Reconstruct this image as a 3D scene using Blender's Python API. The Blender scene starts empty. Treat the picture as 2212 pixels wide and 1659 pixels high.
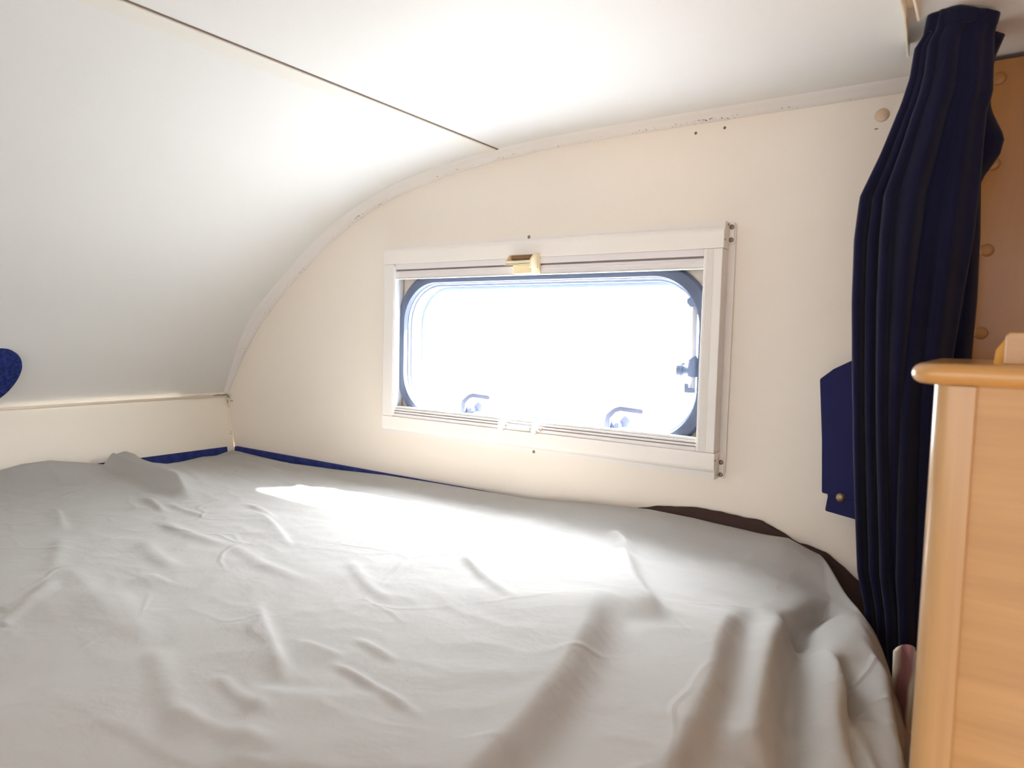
import bpy, bmesh, math, random
import numpy as np
from mathutils import Vector, Matrix, noise
random.seed(4)
SC = 1.1            # metres per layout unit
Z0 = 1.60           # eye height of the photographer above the cabin floor
scn = bpy.context.scene
COL = scn.collection

# ------------------------------------------------------------------ helpers
def W(p): return Vector((SC*p[0], SC*p[1], Z0 + SC*p[2]))

def wloc(o):
    v = Vector((0, 0, 0))
    while o is not None:
        v += o.location; o = o.parent
    return v

def link_mesh(name, verts, faces, mat, parent=None, smooth=False, uvs=None):
    """verts in layout units -> ONE mesh object"""
    wv = [W(v) for v in verts]
    if parent is not None: org = wloc(parent)
    else:
        xs = [v.x for v in wv]; ys = [v.y for v in wv]; zs = [v.z for v in wv]
        org = Vector(((min(xs)+max(xs))/2, (min(ys)+max(ys))/2, min(zs)))
    me = bpy.data.meshes.new(name)
    me.from_pydata([tuple(v-org) for v in wv], [], faces)
    me.validate()
    if uvs is not None:
        ul = me.uv_layers.new(name='UVMap')
        for l in me.loops: ul.data[l.index].uv = uvs[l.vertex_index]
    if mat is not None: me.materials.append(mat)
    o = bpy.data.objects.new(name, me)
    COL.objects.link(o)
    if parent is not None: o.parent = parent
    else: o.location = org
    bm = bmesh.new(); bm.from_mesh(me)
    bmesh.ops.recalc_face_normals(bm, faces=bm.faces)
    bm.to_mesh(me); bm.free()
    if smooth:
        for p in me.polygons: p.use_smooth = True
    return o

class MB:
    """collects shapes that make up one part"""
    def __init__(s): s.v = []; s.f = []
    def add(s, v, f):
        n = len(s.v); s.v += [tuple(p) for p in v]; s.f += [tuple(i+n for i in q) for q in f]; return s
    def box(s, x0, x1, y0, y1, z0, z1):
        v = [(x, y, z) for x in (x0, x1) for y in (y0, y1) for z in (z0, z1)]
        return s.add(v, [(0,1,3,2),(4,6,7,5),(0,4,5,1),(2,3,7,6),(0,2,6,4),(1,5,7,3)])
    def prism(s, pts, axis, a, b):
        """closed outline extruded along an axis; pts in the two other axes"""
        n = len(pts)
        def m(p, t):
            return {0:(t,p[0],p[1]), 1:(p[0],t,p[1]), 2:(p[0],p[1],t)}[axis]
        v = [m(p, a) for p in pts] + [m(p, b) for p in pts]
        f = [tuple(range(n)), tuple(range(2*n-1, n-1, -1))]
        f += [(i, (i+1)%n, n+(i+1)%n, n+i) for i in range(n)]
        return s.add(v, f)
    def tube(s, pts, r, n=14, cap=True):
        pts = [Vector(p) for p in pts]
        rs = r if isinstance(r, (list, tuple)) else [r]*len(pts)
        v = []; f = []
        for i, p in enumerate(pts):
            d = (pts[min(i+1, len(pts)-1)] - pts[max(i-1, 0)]).normalized()
            a = Vector((0,0,1)) if abs(d.z) < .8 else Vector((1,0,0))
            e = d.cross(a).normalized(); g = d.cross(e)
            for k in range(n):
                t = 2*math.pi*k/n
                v.append(p + rs[i]*(e*math.cos(t) + g*math.sin(t)))
        for i in range(len(pts)-1):
            for k in range(n):
                f.append((i*n+k, i*n+(k+1)%n, (i+1)*n+(k+1)%n, (i+1)*n+k))
        if cap:
            f.append(tuple(range(n))); f.append(tuple((len(pts)-1)*n+k for k in range(n)))
        return s.add(v, f)
    def dome(s, c, nrm, r, h, n=16, m=4):
        c = Vector(c); nn = Vector(nrm).normalized()
        a = Vector((0,0,1)) if abs(nn.z) < .8 else Vector((1,0,0))
        e = nn.cross(a).normalized(); g = nn.cross(e)
        v = []; f = []
        for i in range(m):
            t = math.pi/2*i/m
            for k in range(n):
                q = 2*math.pi*k/n
                v.append(c + e*(r*math.cos(t)*math.cos(q)) + g*(r*math.cos(t)*math.sin(q)) + nn*(h*math.sin(t)))
        v.append(c + nn*h)
        for i in range(m-1):
            for k in range(n): f.append((i*n+k, i*n+(k+1)%n, (i+1)*n+(k+1)%n, (i+1)*n+k))
        for k in range(n): f.append(((m-1)*n+k, (m-1)*n+(k+1)%n, m*n))
        f.append(tuple(range(n)))
        return s.add(v, f)
    def build(s, name, mat, parent=None, bevel=0, seg=2, smooth=False):
        o = link_mesh(name, s.v, s.f, mat, parent, smooth)
        if bevel:
            b = o.modifiers.new('soft edges', 'BEVEL'); b.width = bevel*SC; b.segments = seg
            b.limit_method = 'ANGLE'; b.angle_limit = math.radians(35)
            for p in o.data.polygons: p.use_smooth = True
            w = o.modifiers.new('normals', 'WEIGHTED_NORMAL'); w.keep_sharp = False
        return o

def empty(name, p):
    o = bpy.data.objects.new(name, None); o.empty_display_size = .05
    COL.objects.link(o); o.location = W(p); return o
def tag(o, label, cat, group=None):
    o['label'] = label; o['category'] = cat
    if group: o['group'] = group
    return o
def struct(o, label=None, cat=None):
    o['kind'] = 'structure'
    if label: o['label'] = label
    if cat: o['category'] = cat
    return o

def interp(x, xs, ys): return np.interp(x, xs, ys)
def smooth(a, b, x):
    t = np.clip((np.asarray(x, float)-a)/(b-a), 0, 1); return t*t*(3-2*t)

# ------------------------------------------------------------------ materials
def mat(name, col, rough=.6, spec=.5, bump=None, vary=None, metal=0., sheen=0., coat=0., trans=0.):
    m = bpy.data.materials.new(name); m.use_nodes = True
    nt = m.node_tree; b = nt.nodes['Principled BSDF']
    b.inputs['Base Color'].default_value = (*col, 1)
    b.inputs['Roughness'].default_value = rough
    b.inputs['Specular IOR Level'].default_value = spec
    b.inputs['Metallic'].default_value = metal
    b.inputs['Sheen Weight'].default_value = sheen
    b.inputs['Coat Weight'].default_value = coat
    tc = nt.nodes.new('ShaderNodeTexCoord')
    if vary:
        sc_, amt = vary
        n = nt.nodes.new('ShaderNodeTexNoise'); n.inputs['Scale'].default_value = sc_; n.inputs['Detail'].default_value = 4
        nt.links.new(tc.outputs['Object'], n.inputs['Vector'])
        r = nt.nodes.new('ShaderNodeValToRGB')
        r.color_ramp.elements[0].position = .3; r.color_ramp.elements[1].position = .7
        r.color_ramp.elements[0].color = (*[c*(1-amt) for c in col], 1)
        r.color_ramp.elements[1].color = (*[min(1, c*(1+amt)) for c in col], 1)
        nt.links.new(n.outputs['Fac'], r.inputs['Fac']); nt.links.new(r.outputs['Color'], b.inputs['Base Color'])
    if bump:
        sc_, st, dist = bump
        n = nt.nodes.new('ShaderNodeTexNoise'); n.inputs['Scale'].default_value = sc_; n.inputs['Detail'].default_value = 5
        nt.links.new(tc.outputs['Object'], n.inputs['Vector'])
        bp = nt.nodes.new('ShaderNodeBump'); bp.inputs['Strength'].default_value = st; bp.inputs['Distance'].default_value = dist
        nt.links.new(n.outputs['Fac'], bp.inputs['Height']); nt.links.new(bp.outputs['Normal'], b.inputs['Normal'])
    return m

def wood(name, c1, c2, scale, rough=.35, coat=.3, spec=.5):
    """streaky veneer; scale = mapping stretch (large across the grain)"""
    m = bpy.data.materials.new(name); m.use_nodes = True
    nt = m.node_tree; b = nt.nodes['Principled BSDF']
    tc = nt.nodes.new('ShaderNodeTexCoord'); mp = nt.nodes.new('ShaderNodeMapping')
    mp.inputs['Scale'].default_value = scale
    nt.links.new(tc.outputs['Object'], mp.inputs['Vector'])
    n = nt.nodes.new('ShaderNodeTexNoise'); n.inputs['Scale'].default_value = 1; n.inputs['Detail'].default_value = 6
    n.inputs['Roughness'].default_value = .65; n.inputs['Distortion'].default_value = .4
    nt.links.new(mp.outputs['Vector'], n.inputs['Vector'])
    r = nt.nodes.new('ShaderNodeValToRGB')
    e = r.color_ramp.elements
    e[0].position = .3; e[0].color = (*c1, 1); e[1].position = .68; e[1].color = (*c2, 1)
    nt.links.new(n.outputs['Fac'], r.inputs['Fac']); nt.links.new(r.outputs['Color'], b.inputs['Base Color'])
    b.inputs['Roughness'].default_value = rough; b.inputs['Coat Weight'].default_value = coat
    b.inputs['Coat Roughness'].default_value = .15; b.inputs['Specular IOR Level'].default_value = spec
    bp = nt.nodes.new('ShaderNodeBump'); bp.inputs['Strength'].default_value = .08; bp.inputs['Distance'].default_value = .002
    nt.links.new(n.outputs['Fac'], bp.inputs['Height']); nt.links.new(bp.outputs['Normal'], b.inputs['Normal'])
    return m

M_CEIL = mat('white ceiling board', (.735, .725, .70), .55, .3, bump=(420, .12, .001))
M_WALL = mat('cream wall board', (.85, .765, .675), .6, .3, bump=(300, .12, .001), vary=(2.5, .015))
M_LOW  = mat('cream low wall board', (.89, .83, .73), .5, .3, bump=(300, .1, .001))
M_BEAD = mat('ivory piping', (.86, .79, .68), .5)
M_SEAM = mat('brown joint line', (.20, .14, .10), .8)  # also paints the shadow line in the ceiling joint
M_NAVYF = mat('navy carpet strip', (.035, .05, .20), .95, .1, bump=(900, .5, .002), vary=(60, .25))
M_CURT = mat('dark navy curtain cloth', (.0075, .0072, .029), .9, .15, bump=(1400, .35, .001), vary=(14, .15), sheen=.08)
M_STRAP = mat('lit navy strap cloth', (.023, .024, .088), .9, .15, bump=(1400, .3, .001))  # brighter than the curtain cloth: light on the strap put into colour
M_PAD = mat('blue pile fabric', (.022, .036, .16), .95, .1, bump=(700, .8, .003), vary=(160, .5))
M_BLIND = mat('warm white blind frame', (.82, .765, .71), .42, .4)
M_RAILW = mat('ribbed white rail', (.80, .755, .715), .4, .4)
M_BAR = mat('pale aluminium bar', (.74, .69, .685), .35, .5)
M_GROOVE_SHADE = mat('groove shadow gap', (.30, .26, .25), .8)  # dark tone stands for the shade inside the blind's grooves
M_IVORY = mat('yellowed ivory plastic', (.83, .70, .47), .4, .5)
M_KNOB = mat('white plastic knob', (.86, .86, .82), .35)
M_SCREW = mat('dull steel screw', (.26, .2, .17), .4, .5, metal=.6)
M_RUB = mat('glare-lifted rubber seal', (.11, .135, .21), .55, .4)  # black rubber; lens glare is put into the slate colour
M_ALU = mat('white window profile', (.82, .85, .90), .35, .5)
M_SEAL = mat('blue grey inner seal', (.30, .36, .50), .5)
M_LATCH = mat('glare-lifted latch plastic', (.20, .22, .33), .45, .5)  # haze over the latches is put into this paler colour
M_STAYP = mat('blue grey stay plastic', (.22, .28, .42), .4, .5)
M_TUBE = mat('pale stay tube', (.74, .74, .76), .35, .5)
M_BROWN = mat('dark brown cloth', (.060, .036, .032), .95, .1, bump=(700, .3, .001))
M_PALE = mat('pale cloth', (.55, .48, .42), .9, .1)
M_CAP = mat('beige screw cap', (.66, .50, .34), .5)
M_WCAP = mat('tan screw cap on wood', (.40, .18, .052), .4)
M_SNAP = mat('antique brass snap', (.30, .22, .13), .35, .5, metal=.8)
M_PANEL = wood('orange wood wall panel', (.34, .135, .030), (.44, .19, .045), (10, 10, 2.2), rough=.4)
M_CAB = wood('honey veneer with horizontal grain', (.40, .215, .075), (.49, .28, .105), (3, 30, 75), rough=.4, coat=.2)
M_POST = wood('honey veneer with vertical grain', (.44, .25, .105), (.52, .315, .14), (90, 90, 2.0), rough=.3, coat=.7)
M_TOP = wood('amber solid wood edge', (.48, .235, .06), (.56, .30, .09), (5, 5, 40), rough=.3, coat=.8)
M_YEL = mat('yellow orange edge band', (.72, .36, .015), .35)
M_FLOOR = wood('cabin floor laminate', (.30, .20, .12), (.38, .26, .16), (4, 40, 4))
M_MATT = mat('navy mattress ticking', (.03, .045, .18), .9)
M_BASE = mat('bed base board', (.6, .5, .38), .6)

# sheet cloth with a little weave and fine crumple
M_SHEET = mat('taupe cotton sheet', (.39, .38, .364), .85, .15, sheen=.1)
nt = M_SHEET.node_tree; b = nt.nodes['Principled BSDF']
tc = nt.nodes.new('ShaderNodeTexCoord')
n1 = nt.nodes.new('ShaderNodeTexNoise'); n1.inputs['Scale'].default_value = 9; n1.inputs['Detail'].default_value = 8; n1.inputs['Distortion'].default_value = .25
n2 = nt.nodes.new('ShaderNodeTexNoise'); n2.inputs['Scale'].default_value = 900; n2.inputs['Detail'].default_value = 2
nt.links.new(tc.outputs['Object'], n1.inputs['Vector']); nt.links.new(tc.outputs['Object'], n2.inputs['Vector'])
b1 = nt.nodes.new('ShaderNodeBump'); b1.inputs['Strength'].default_value = .42; b1.inputs['Distance'].default_value = .014
b2 = nt.nodes.new('ShaderNodeBump'); b2.inputs['Strength'].default_value = .15; b2.inputs['Distance'].default_value = .001
nt.links.new(n1.outputs['Fac'], b1.inputs['Height']); nt.links.new(n2.outputs['Fac'], b2.inputs['Height'])
# sharp little creases: edges of warped cells, only here and there
wn = nt.nodes.new('ShaderNodeTexNoise'); wn.inputs['Scale'].default_value = 3; wn.inputs['Detail'].default_value = 3
nt.links.new(tc.outputs['Object'], wn.inputs['Vector'])
wm = nt.nodes.new('ShaderNodeMixRGB'); wm.inputs['Fac'].default_value = .25
nt.links.new(tc.outputs['Object'], wm.inputs['Color1']); nt.links.new(wn.outputs['Color'], wm.inputs['Color2'])
vo = nt.nodes.new('ShaderNodeTexVoronoi'); vo.feature = 'DISTANCE_TO_EDGE'; vo.inputs['Scale'].default_value = 7.5
nt.links.new(wm.outputs[0], vo.inputs['Vector'])
vr = nt.nodes.new('ShaderNodeMapRange'); vr.inputs['From Max'].default_value = .045; vr.inputs['To Min'].default_value = 1; vr.inputs['To Max'].default_value = 0
nt.links.new(vo.outputs['Distance'], vr.inputs['Value'])
mk = nt.nodes.new('ShaderNodeTexNoise'); mk.inputs['Scale'].default_value = 6
nt.links.new(tc.outputs['Object'], mk.inputs['Vector'])
mr0 = nt.nodes.new('ShaderNodeMapRange'); mr0.inputs['From Min'].default_value = .47; mr0.inputs['From Max'].default_value = .62
nt.links.new(mk.outputs['Fac'], mr0.inputs['Value'])
mm0 = nt.nodes.new('ShaderNodeMath'); mm0.operation = 'MULTIPLY'
nt.links.new(vr.outputs[0], mm0.inputs[0]); nt.links.new(mr0.outputs[0], mm0.inputs[1])
b3 = nt.nodes.new('ShaderNodeBump'); b3.inputs['Strength'].default_value = .5; b3.inputs['Distance'].default_value = .0022
nt.links.new(mm0.outputs[0], b3.inputs['Height']); nt.links.new(b1.outputs['Normal'], b3.inputs['Normal'])
nt.links.new(b3.outputs['Normal'], b2.inputs['Normal']); nt.links.new(b2.outputs['Normal'], b.inputs['Normal'])

# window pane: clear acrylic
M_PANE = bpy.data.materials.new('clear acrylic pane'); M_PANE.use_nodes = True
nt = M_PANE.node_tree; nt.nodes.clear()
out = nt.nodes.new('ShaderNodeOutputMaterial'); mx = nt.nodes.new('ShaderNodeMixShader')
tr = nt.nodes.new('ShaderNodeBsdfTransparent'); gl = nt.nodes.new('ShaderNodeBsdfGlossy')
tr.inputs['Color'].default_value = (.95, .97, .985, 1); gl.inputs['Roughness'].default_value = .03
mx.inputs[0].default_value = .05
nt.links.new(tr.outputs[0], mx.inputs[1]); nt.links.new(gl.outputs[0], mx.inputs[2]); nt.links.new(mx.outputs[0], out.inputs['Surface'])

# trim board: white with dark specks of dirt along its lower edge (v = 0)
M_TRIM = mat('white corner trim with dirt specks', (.76, .72, .69), .55, .3)
nt = M_TRIM.node_tree; b = nt.nodes['Principled BSDF']
uv = nt.nodes.new('ShaderNodeUVMap'); uv.uv_map = 'UVMap'
mp = nt.nodes.new('ShaderNodeMapping'); mp.inputs['Scale'].default_value = (220, 9, 1)
nz = nt.nodes.new('ShaderNodeTexNoise'); nz.inputs['Scale'].default_value = 1; nz.inputs['Detail'].default_value = 4; nz.inputs['Roughness'].default_value = .7
mp2 = nt.nodes.new('ShaderNodeMapping'); mp2.inputs['Scale'].default_value = (14, .5, 1)
nz2 = nt.nodes.new('ShaderNodeTexNoise'); nz2.inputs['Scale'].default_value = 1
nt.links.new(uv.outputs[0], mp.inputs[0]); nt.links.new(mp.outputs[0], nz.inputs['Vector'])
nt.links.new(uv.outputs[0], mp2.inputs[0]); nt.links.new(mp2.outputs[0], nz2.inputs['Vector'])
sp = nt.nodes.new('ShaderNodeSeparateXYZ'); nt.links.new(uv.outputs[0], sp.inputs[0])
def mth(op, a, bb):
    q = nt.nodes.new('ShaderNodeMath'); q.operation = op
    for i, s_ in enumerate((a, bb)):
        if isinstance(s_, (int, float)): q.inputs[i].default_value = s_
        else: nt.links.new(s_, q.inputs[i])
    return q.outputs[0]
band = mth('LESS_THAN', sp.outputs['Y'], .42)
spk = mth('GREATER_THAN', mth('ADD', nz.outputs['Fac'], mth('MULTIPLY', nz2.outputs['Fac'], .35)), .81)
fac = mth('MULTIPLY', band, spk)
mc = nt.nodes.new('ShaderNodeMixRGB'); mc.inputs['Color1'].default_value = (.76, .72, .69, 1); mc.inputs['Color2'].default_value = (.12, .08, .05, 1)
nt.links.new(fac, mc.inputs['Fac']); nt.links.new(mc.outputs[0], b.inputs['Base Color'])

# ------------------------------------------------------------------ room shell
ARC = [(-1.512,-.160),(-1.489,-.119),(-1.442,-.056),(-1.399,-.004),(-1.350,.042),(-1.284,.094),(-1.221,.138),(-1.170,.172),
       (-1.100,.211),(-1.027,.241),(-.969,.260),(-.919,.273),(-.856,.285),(-.780,.296),(-.706,.3035),(-.650,.3075),(-.550,.311),(-.36,.312)]
def catmull(P, k=6):
    out = []
    P = [Vector(p).to_2d() if len(p) == 2 else Vector(p) for p in P]
    for i in range(len(P)-1):
        p0, p1, p2, p3 = P[max(i-1,0)], P[i], P[i+1], P[min(i+2,len(P)-1)]
        for j in range(k):
            t = j/k
            out.append(.5*((2*p1)+(p2-p0)*t+(2*p0-5*p1+4*p2-p3)*t*t+(3*p1-p0-3*p2+p3)*t**3))
    out.append(P[-1]); return out
arc = catmull(ARC, 5)
# light smoothing so the bend has no kinks
for _ in range(6):
    arc = [arc[0]] + [(arc[i-1]+2*arc[i]+arc[i+1])/4 for i in range(1, len(arc)-1)] + [arc[-1]]
def nrm(i):
    d = (arc[min(i+1,len(arc)-1)]-arc[max(i-1,0)]).normalized(); return Vector((-d.y, d.x))   # outward (up / left)
arc_out = [arc[i] + nrm(i)*.008 for i in range(len(arc))]
XR = .75            # right end of the cabin that is modelled
YB = -.95           # rear end of the alcove (behind the photographer's side)

# window wall with a rounded opening
def rrect(x0, x1, z0, z1, r, n=12):
    pts = []
    for cx, cz, a0 in ((x1-r, z1-r, 0), (x0+r, z1-r, 90), (x0+r, z0+r, 180), (x1-r, z0+r, 270)):
        for k in range(n+1):
            a = math.radians(a0 + 90*k/n); pts.append((cx+r*math.cos(a), cz+r*math.sin(a)))
    return pts
OX0, OX1, OZ0, OZ1, ORAD = -.932, -.347, -.153, .097, .079     # opening in the wall
outer = [(p.x, p.y) for p in arc_out] + [(XR, .320), (XR, -1.4545), (-1.478, -1.4545), (-1.478, -.30)]
hole = rrect(OX0-.006, OX1+.006, OZ0-.006, OZ1+.006, ORAD+.006)
bm = bmesh.new()
def loop(pts, y):
    vs = [bm.verts.new(W((p[0], y, p[1]))) for p in pts]
    return [bm.edges.new((vs[i], vs[(i+1) % len(vs)])) for i in range(len(vs))]
ed = loop(outer, 1.0) + loop(hole, 1.0)
bmesh.ops.triangle_fill(bm, use_beauty=True, use_dissolve=False, edges=ed)
g = bmesh.ops.extrude_face_region(bm, geom=bm.faces[:])
bmesh.ops.translate(bm, vec=(0, .034*SC, 0), verts=[v for v in g['geom'] if isinstance(v, bmesh.types.BMVert)])
bmesh.ops.recalc_face_normals(bm, faces=bm.faces)
me = bpy.data.meshes.new('wall_back'); bm.to_mesh(me); bm.free(); me.materials.append(M_WALL)
wall = bpy.data.objects.new('wall_back', me); COL.objects.link(wall)
struct(wall, 'cream side wall holding the small rounded window', 'wall')
MB().dome((-.131, 1.0, .287), (0,-1,0), .0085, .0035, 20).build('screw_cap', M_CAP, wall, smooth=True)['label'] = 'beige plastic screw cap'
MB().tube([(-.1385, .9985, .2705), (-.1345, .9985, .2705)], .0006).build('scratch', M_SEAM, wall)
for (x, z) in ((-.372, .3075), (-.330, .309)):
    MB().dome((x, 1.0, z-.009), (0,-1,0), .0022, .001, 10).build('nail_hole', M_SEAM, wall)

# ceiling: curved nose panel and flat roof panel in one lining, joint at SX
SX = -.704
isx = max(i for i in range(len(arc_out)) if arc_out[i].x <= SX)
def sheet_profile(pts, y0, y1, thick):
    """open profile swept along Y and thickened outward"""
    n = len(pts); v = []; f = []
    off = []
    for i in range(n):
        d = (pts[min(i+1,n-1)]-pts[max(i-1,0)]).normalized(); off.append(pts[i]+Vector((-d.y, d.x))*thick)
    for y in (y0, y1):
        v += [(p.x, y, p.y) for p in pts] + [(p.x, y, p.y) for p in off]
    for i in range(n-1):
        f += [(i, i+1, 2*n+i+1, 2*n+i), (n+i, 3*n+i, 3*n+i+1, n+i+1), (i, n+i, n+i+1, i+1), (2*n+i, 2*n+i+1, 3*n+i+1, 3*n+i)]
    f += [(0, 2*n, 3*n, n), (n-1, 2*n-1, 4*n-1, 3*n-1)]
    return v, f
flat = [Vector((SX, arc_out[isx].y + (SX-arc_out[isx].x)*.1))] + arc_out[isx+1:] + [Vector((XR, .320))]
nose = arc_out[:isx+1] + [flat[0]]
vv, ff = sheet_profile(flat, YB, 1.03, .03)
ceil = link_mesh('ceiling', vv, ff, M_CEIL, smooth=False)
struct(ceil, 'flat white ceiling board above the bed', 'ceiling')
vv, ff = sheet_profile(nose, YB, 1.03, .03)
nosep = link_mesh('ceiling', vv, ff, M_CEIL, smooth=True)
struct(nosep, 'white curved ceiling board bending down at the front of the bed', 'ceiling')
w = nosep.modifiers.new('split', 'EDGE_SPLIT'); w.split_angle = math.radians(30)
# cover strip, and a dark strip painting the shadow line between the boards
z = flat[0].y
seam = MB(); seam.box(SX-.0010, SX+.0009, YB, .972, z-.0012, z+.002)
struct(seam.build('trim_1', M_SEAM), 'thin brown strip painting the shadowed joint across the white ceiling', 'trim')
strip = MB()
pts = [p for p in arc_out if SX-.042 < p.x < SX-.003]
prof = [(p.x, p.y-.0022) for p in pts] + [(SX-.002, z-.0026), (SX-.002, z+.003)] + [(p.x, p.y+.003) for p in reversed(pts)]
strip.prism(prof, 1, YB, .972)
struct(strip.build('trim_2', mat('cream cover strip', (.74, .71, .65), .5, .4), bevel=.0015), 'cream cover strip along the ceiling joint', 'trim')
# chamfered trim where the ceiling meets the window wall
tv = []; tf = []; tu = []
ext = arc + [Vector((x, .312)) for x in np.linspace(-.3, XR, 12)]
def ndir(i):
    d = (ext[min(i+1,len(ext)-1)]-ext[max(i-1,0)]).normalized(); return Vector((-d.y, d.x))
s_ = 0
sec = [(1.0, -.0015), (.9965, -.0022), (.990, .0008), (.980, .0042), (.972, .0070), (.970, .0085)]
for i, p in enumerate(ext):
    if i: s_ += (p-ext[i-1]).length
    k = float(smooth(0, .25, s_))*.75 + .25
    for j, (y, o) in enumerate(sec):
        q = p + ndir(i)*o
        yy = 1-(1-y)*k
        tv.append((q.x, yy, q.y)); tu.append((s_, j/(len(sec)-1)))
for i in range(len(ext)-1):
    for j in range(len(sec)-1):
        a = i*len(sec)+j; tf.append((a, a+1, a+len(sec)+1, a+len(sec)))
trim = link_mesh('trim_3', tv, tf, M_TRIM, smooth=True, uvs=tu)
struct(trim, 'pale corner trim with dirt specks between ceiling and window wall', 'trim')

# low front wall under the curved board
LW = [(-1.520, -.150), (-1.512, -.162), (-1.488, -.280), (-1.478, -.330), (-1.478, -.60)]
p = LW + [(-1.508, -.60), (-1.508, -.33), (-1.545, -.28), (-1.56, -.130), (-1.530, -.130)]
lw = MB().prism(p, 1, YB, 1.03).build('wall_left', M_LOW)
struct(lw, 'low cream front wall below the curved ceiling', 'wall')
bead = MB().tube([(-1.509, YB, -.160), (-1.509, 1.0, -.160)], .0032, 12)
struct(bead.build('trim_4', M_BEAD, smooth=True), 'ivory piping along the top of the low front wall', 'trim')
# grubby corner sealant
seal = MB().tube([(-1.507, .9985, -.158), (-1.500, .9985, -.215), (-1.4885, .9985, -.278), (-1.484, .9985, -.297)], .0022, 8)
struct(seal.build('trim_5', M_BEAD, smooth=True), 'bead of old sealant in the wall corner', 'trim')
dk = MB()
for _ in range(16):
    t = random.random(); x = -1.507+.02*t; zz = -.155-.12*t if random.random() < .5 else -.156-random.random()*.02
    a = random.uniform(-1, 1)*.004
    dk.tube([(x, .9958, zz), (x+.001+a, .9955, zz+random.uniform(.001, .005))], .0006, 5)
for _ in range(8):
    dk.tube([(-1.5055, .955+random.random()*.04, -.1575), (-1.5055, .958+random.random()*.04, -.1585)], .0006, 5)
dko = dk.build('dirt_streaks', M_SEAM, lw)

# navy strips at the foot of both walls
s1 = MB().prism([(-1.4865, -.2805), (-1.4765, -.332), (-1.479, -.34), (-1.492, -.2805)], 1, YB, .982)
struct(s1.build('baseboard_left', M_NAVYF, bevel=.001), 'navy fabric strip along the foot of the low front wall', 'baseboard')
s2 = MB().box(-1.474, -.42, .992, 1.0005, -.345, -.2795)
struct(s2.build('baseboard_back', M_NAVYF, bevel=.001), 'navy fabric strip along the foot of the window wall', 'baseboard')

# wood panel right of the curtain
wp = MB().box(-.05, XR, .952, .998, -1.4545, .318)
wp = wp.build('wall_right', M_PANEL, bevel=.002)
struct(wp, 'orange brown wood panel wall behind the curtain', 'wall')
for z in (.2955, .203, .108, .0155):
    MB().dome((-.0115, .952, z), (0,-1,0), .0072, .0024, 18).build('screw_cap', M_WCAP, wp, smooth=True)
MB().box(-.05, XR, .9505, .9535, .3150, .3175).build('dark_edge', mat('dark gap', (.07, .05, .04), .8), wp)['label'] = 'dark line along the panel top'

# unseen cabin wall, added to keep light off the wood panel and curtain
struct(MB().box(.75, .78, -.45, 1.03, -1.4545, .33).build('wall_blocker', M_PANEL), 'unseen cabin wall to the right, added to darken panel and curtain', 'wall')

# cabin floor and the base that carries the bed
struct(MB().box(-1.52, 1.2, -1.4, 1.03, -1.50, -1.4545).build('floor', M_FLOOR), 'wood laminate cabin floor', 'floor')
bp_ = MB().box(-1.478, -.13, YB, .992, -.60, -.50).build('platform', M_BASE)
struct(bp_, 'board platform carrying the bed', 'platform')

# ------------------------------------------------------------------ window
win = empty('window_1', ((OX0+OX1)/2, 1.0, OZ0))
struct(win, 'small rounded acrylic camper window in the cream wall', 'window')
def ring(name, m, steps, r0=None, closed=True, lab=None, parent=win):
    """steps: (inset from opening edge, y); lofted rounded-rectangle rings, closed section"""
    n = None; v = []; f = []
    for ins, y in steps:
        pts = rrect(OX0+ins, OX1-ins, OZ0+ins, OZ1-ins, max(.01, ORAD-ins), 14)
        n = len(pts); v += [(q[0], y, q[1]) for q in pts]
    K = len(steps)
    for i in range(K if closed else K-1):
        for k in range(n):
            a = i*n; b_ = ((i+1) % K)*n
            f.append((a+k, a+(k+1)%n, b_+(k+1)%n, b_+k))
    o = link_mesh(name, v, f, m, parent, smooth=True)
    es = o.modifiers.new('split', 'EDGE_SPLIT'); es.split_angle = math.radians(40)
    if lab: o['label'] = lab
    return o
ring('rubber_seal', M_RUB, [(-.016, 1.0), (-.017, .994), (-.013, .9895), (-.002, .988), (.003, .9895), (.004, .995), (.004, 1.004), (-.005, 1.004)], lab='glare-lifted rubber seal round the opening')
ring('inner_frame', M_ALU, [(-.004, 1.004), (.0052, 1.000), (.0056, 1.002), (.0056, 1.006), (.0085, 1.0065), (.0085, 1.034), (-.004, 1.034)], lab='white frame profile')
ring('frame_gasket', M_SEAL, [(.0070, 1.0055), (.0095, 1.0052), (.0100, 1.0085), (.0085, 1.010), (.0070, 1.010)])
ring('pane_edge', M_SEAL, [(.006, 1.034), (.014, 1.033), (.015, 1.040), (.006, 1.042)], lab='lavender grey edge band of the pane')
pp = rrect(OX0-.006, OX1+.006, OZ0-.006, OZ1+.006, ORAD)
MB().prism(pp, 1, 1.0425, 1.0450).build('pane', M_PANE, win)

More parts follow.
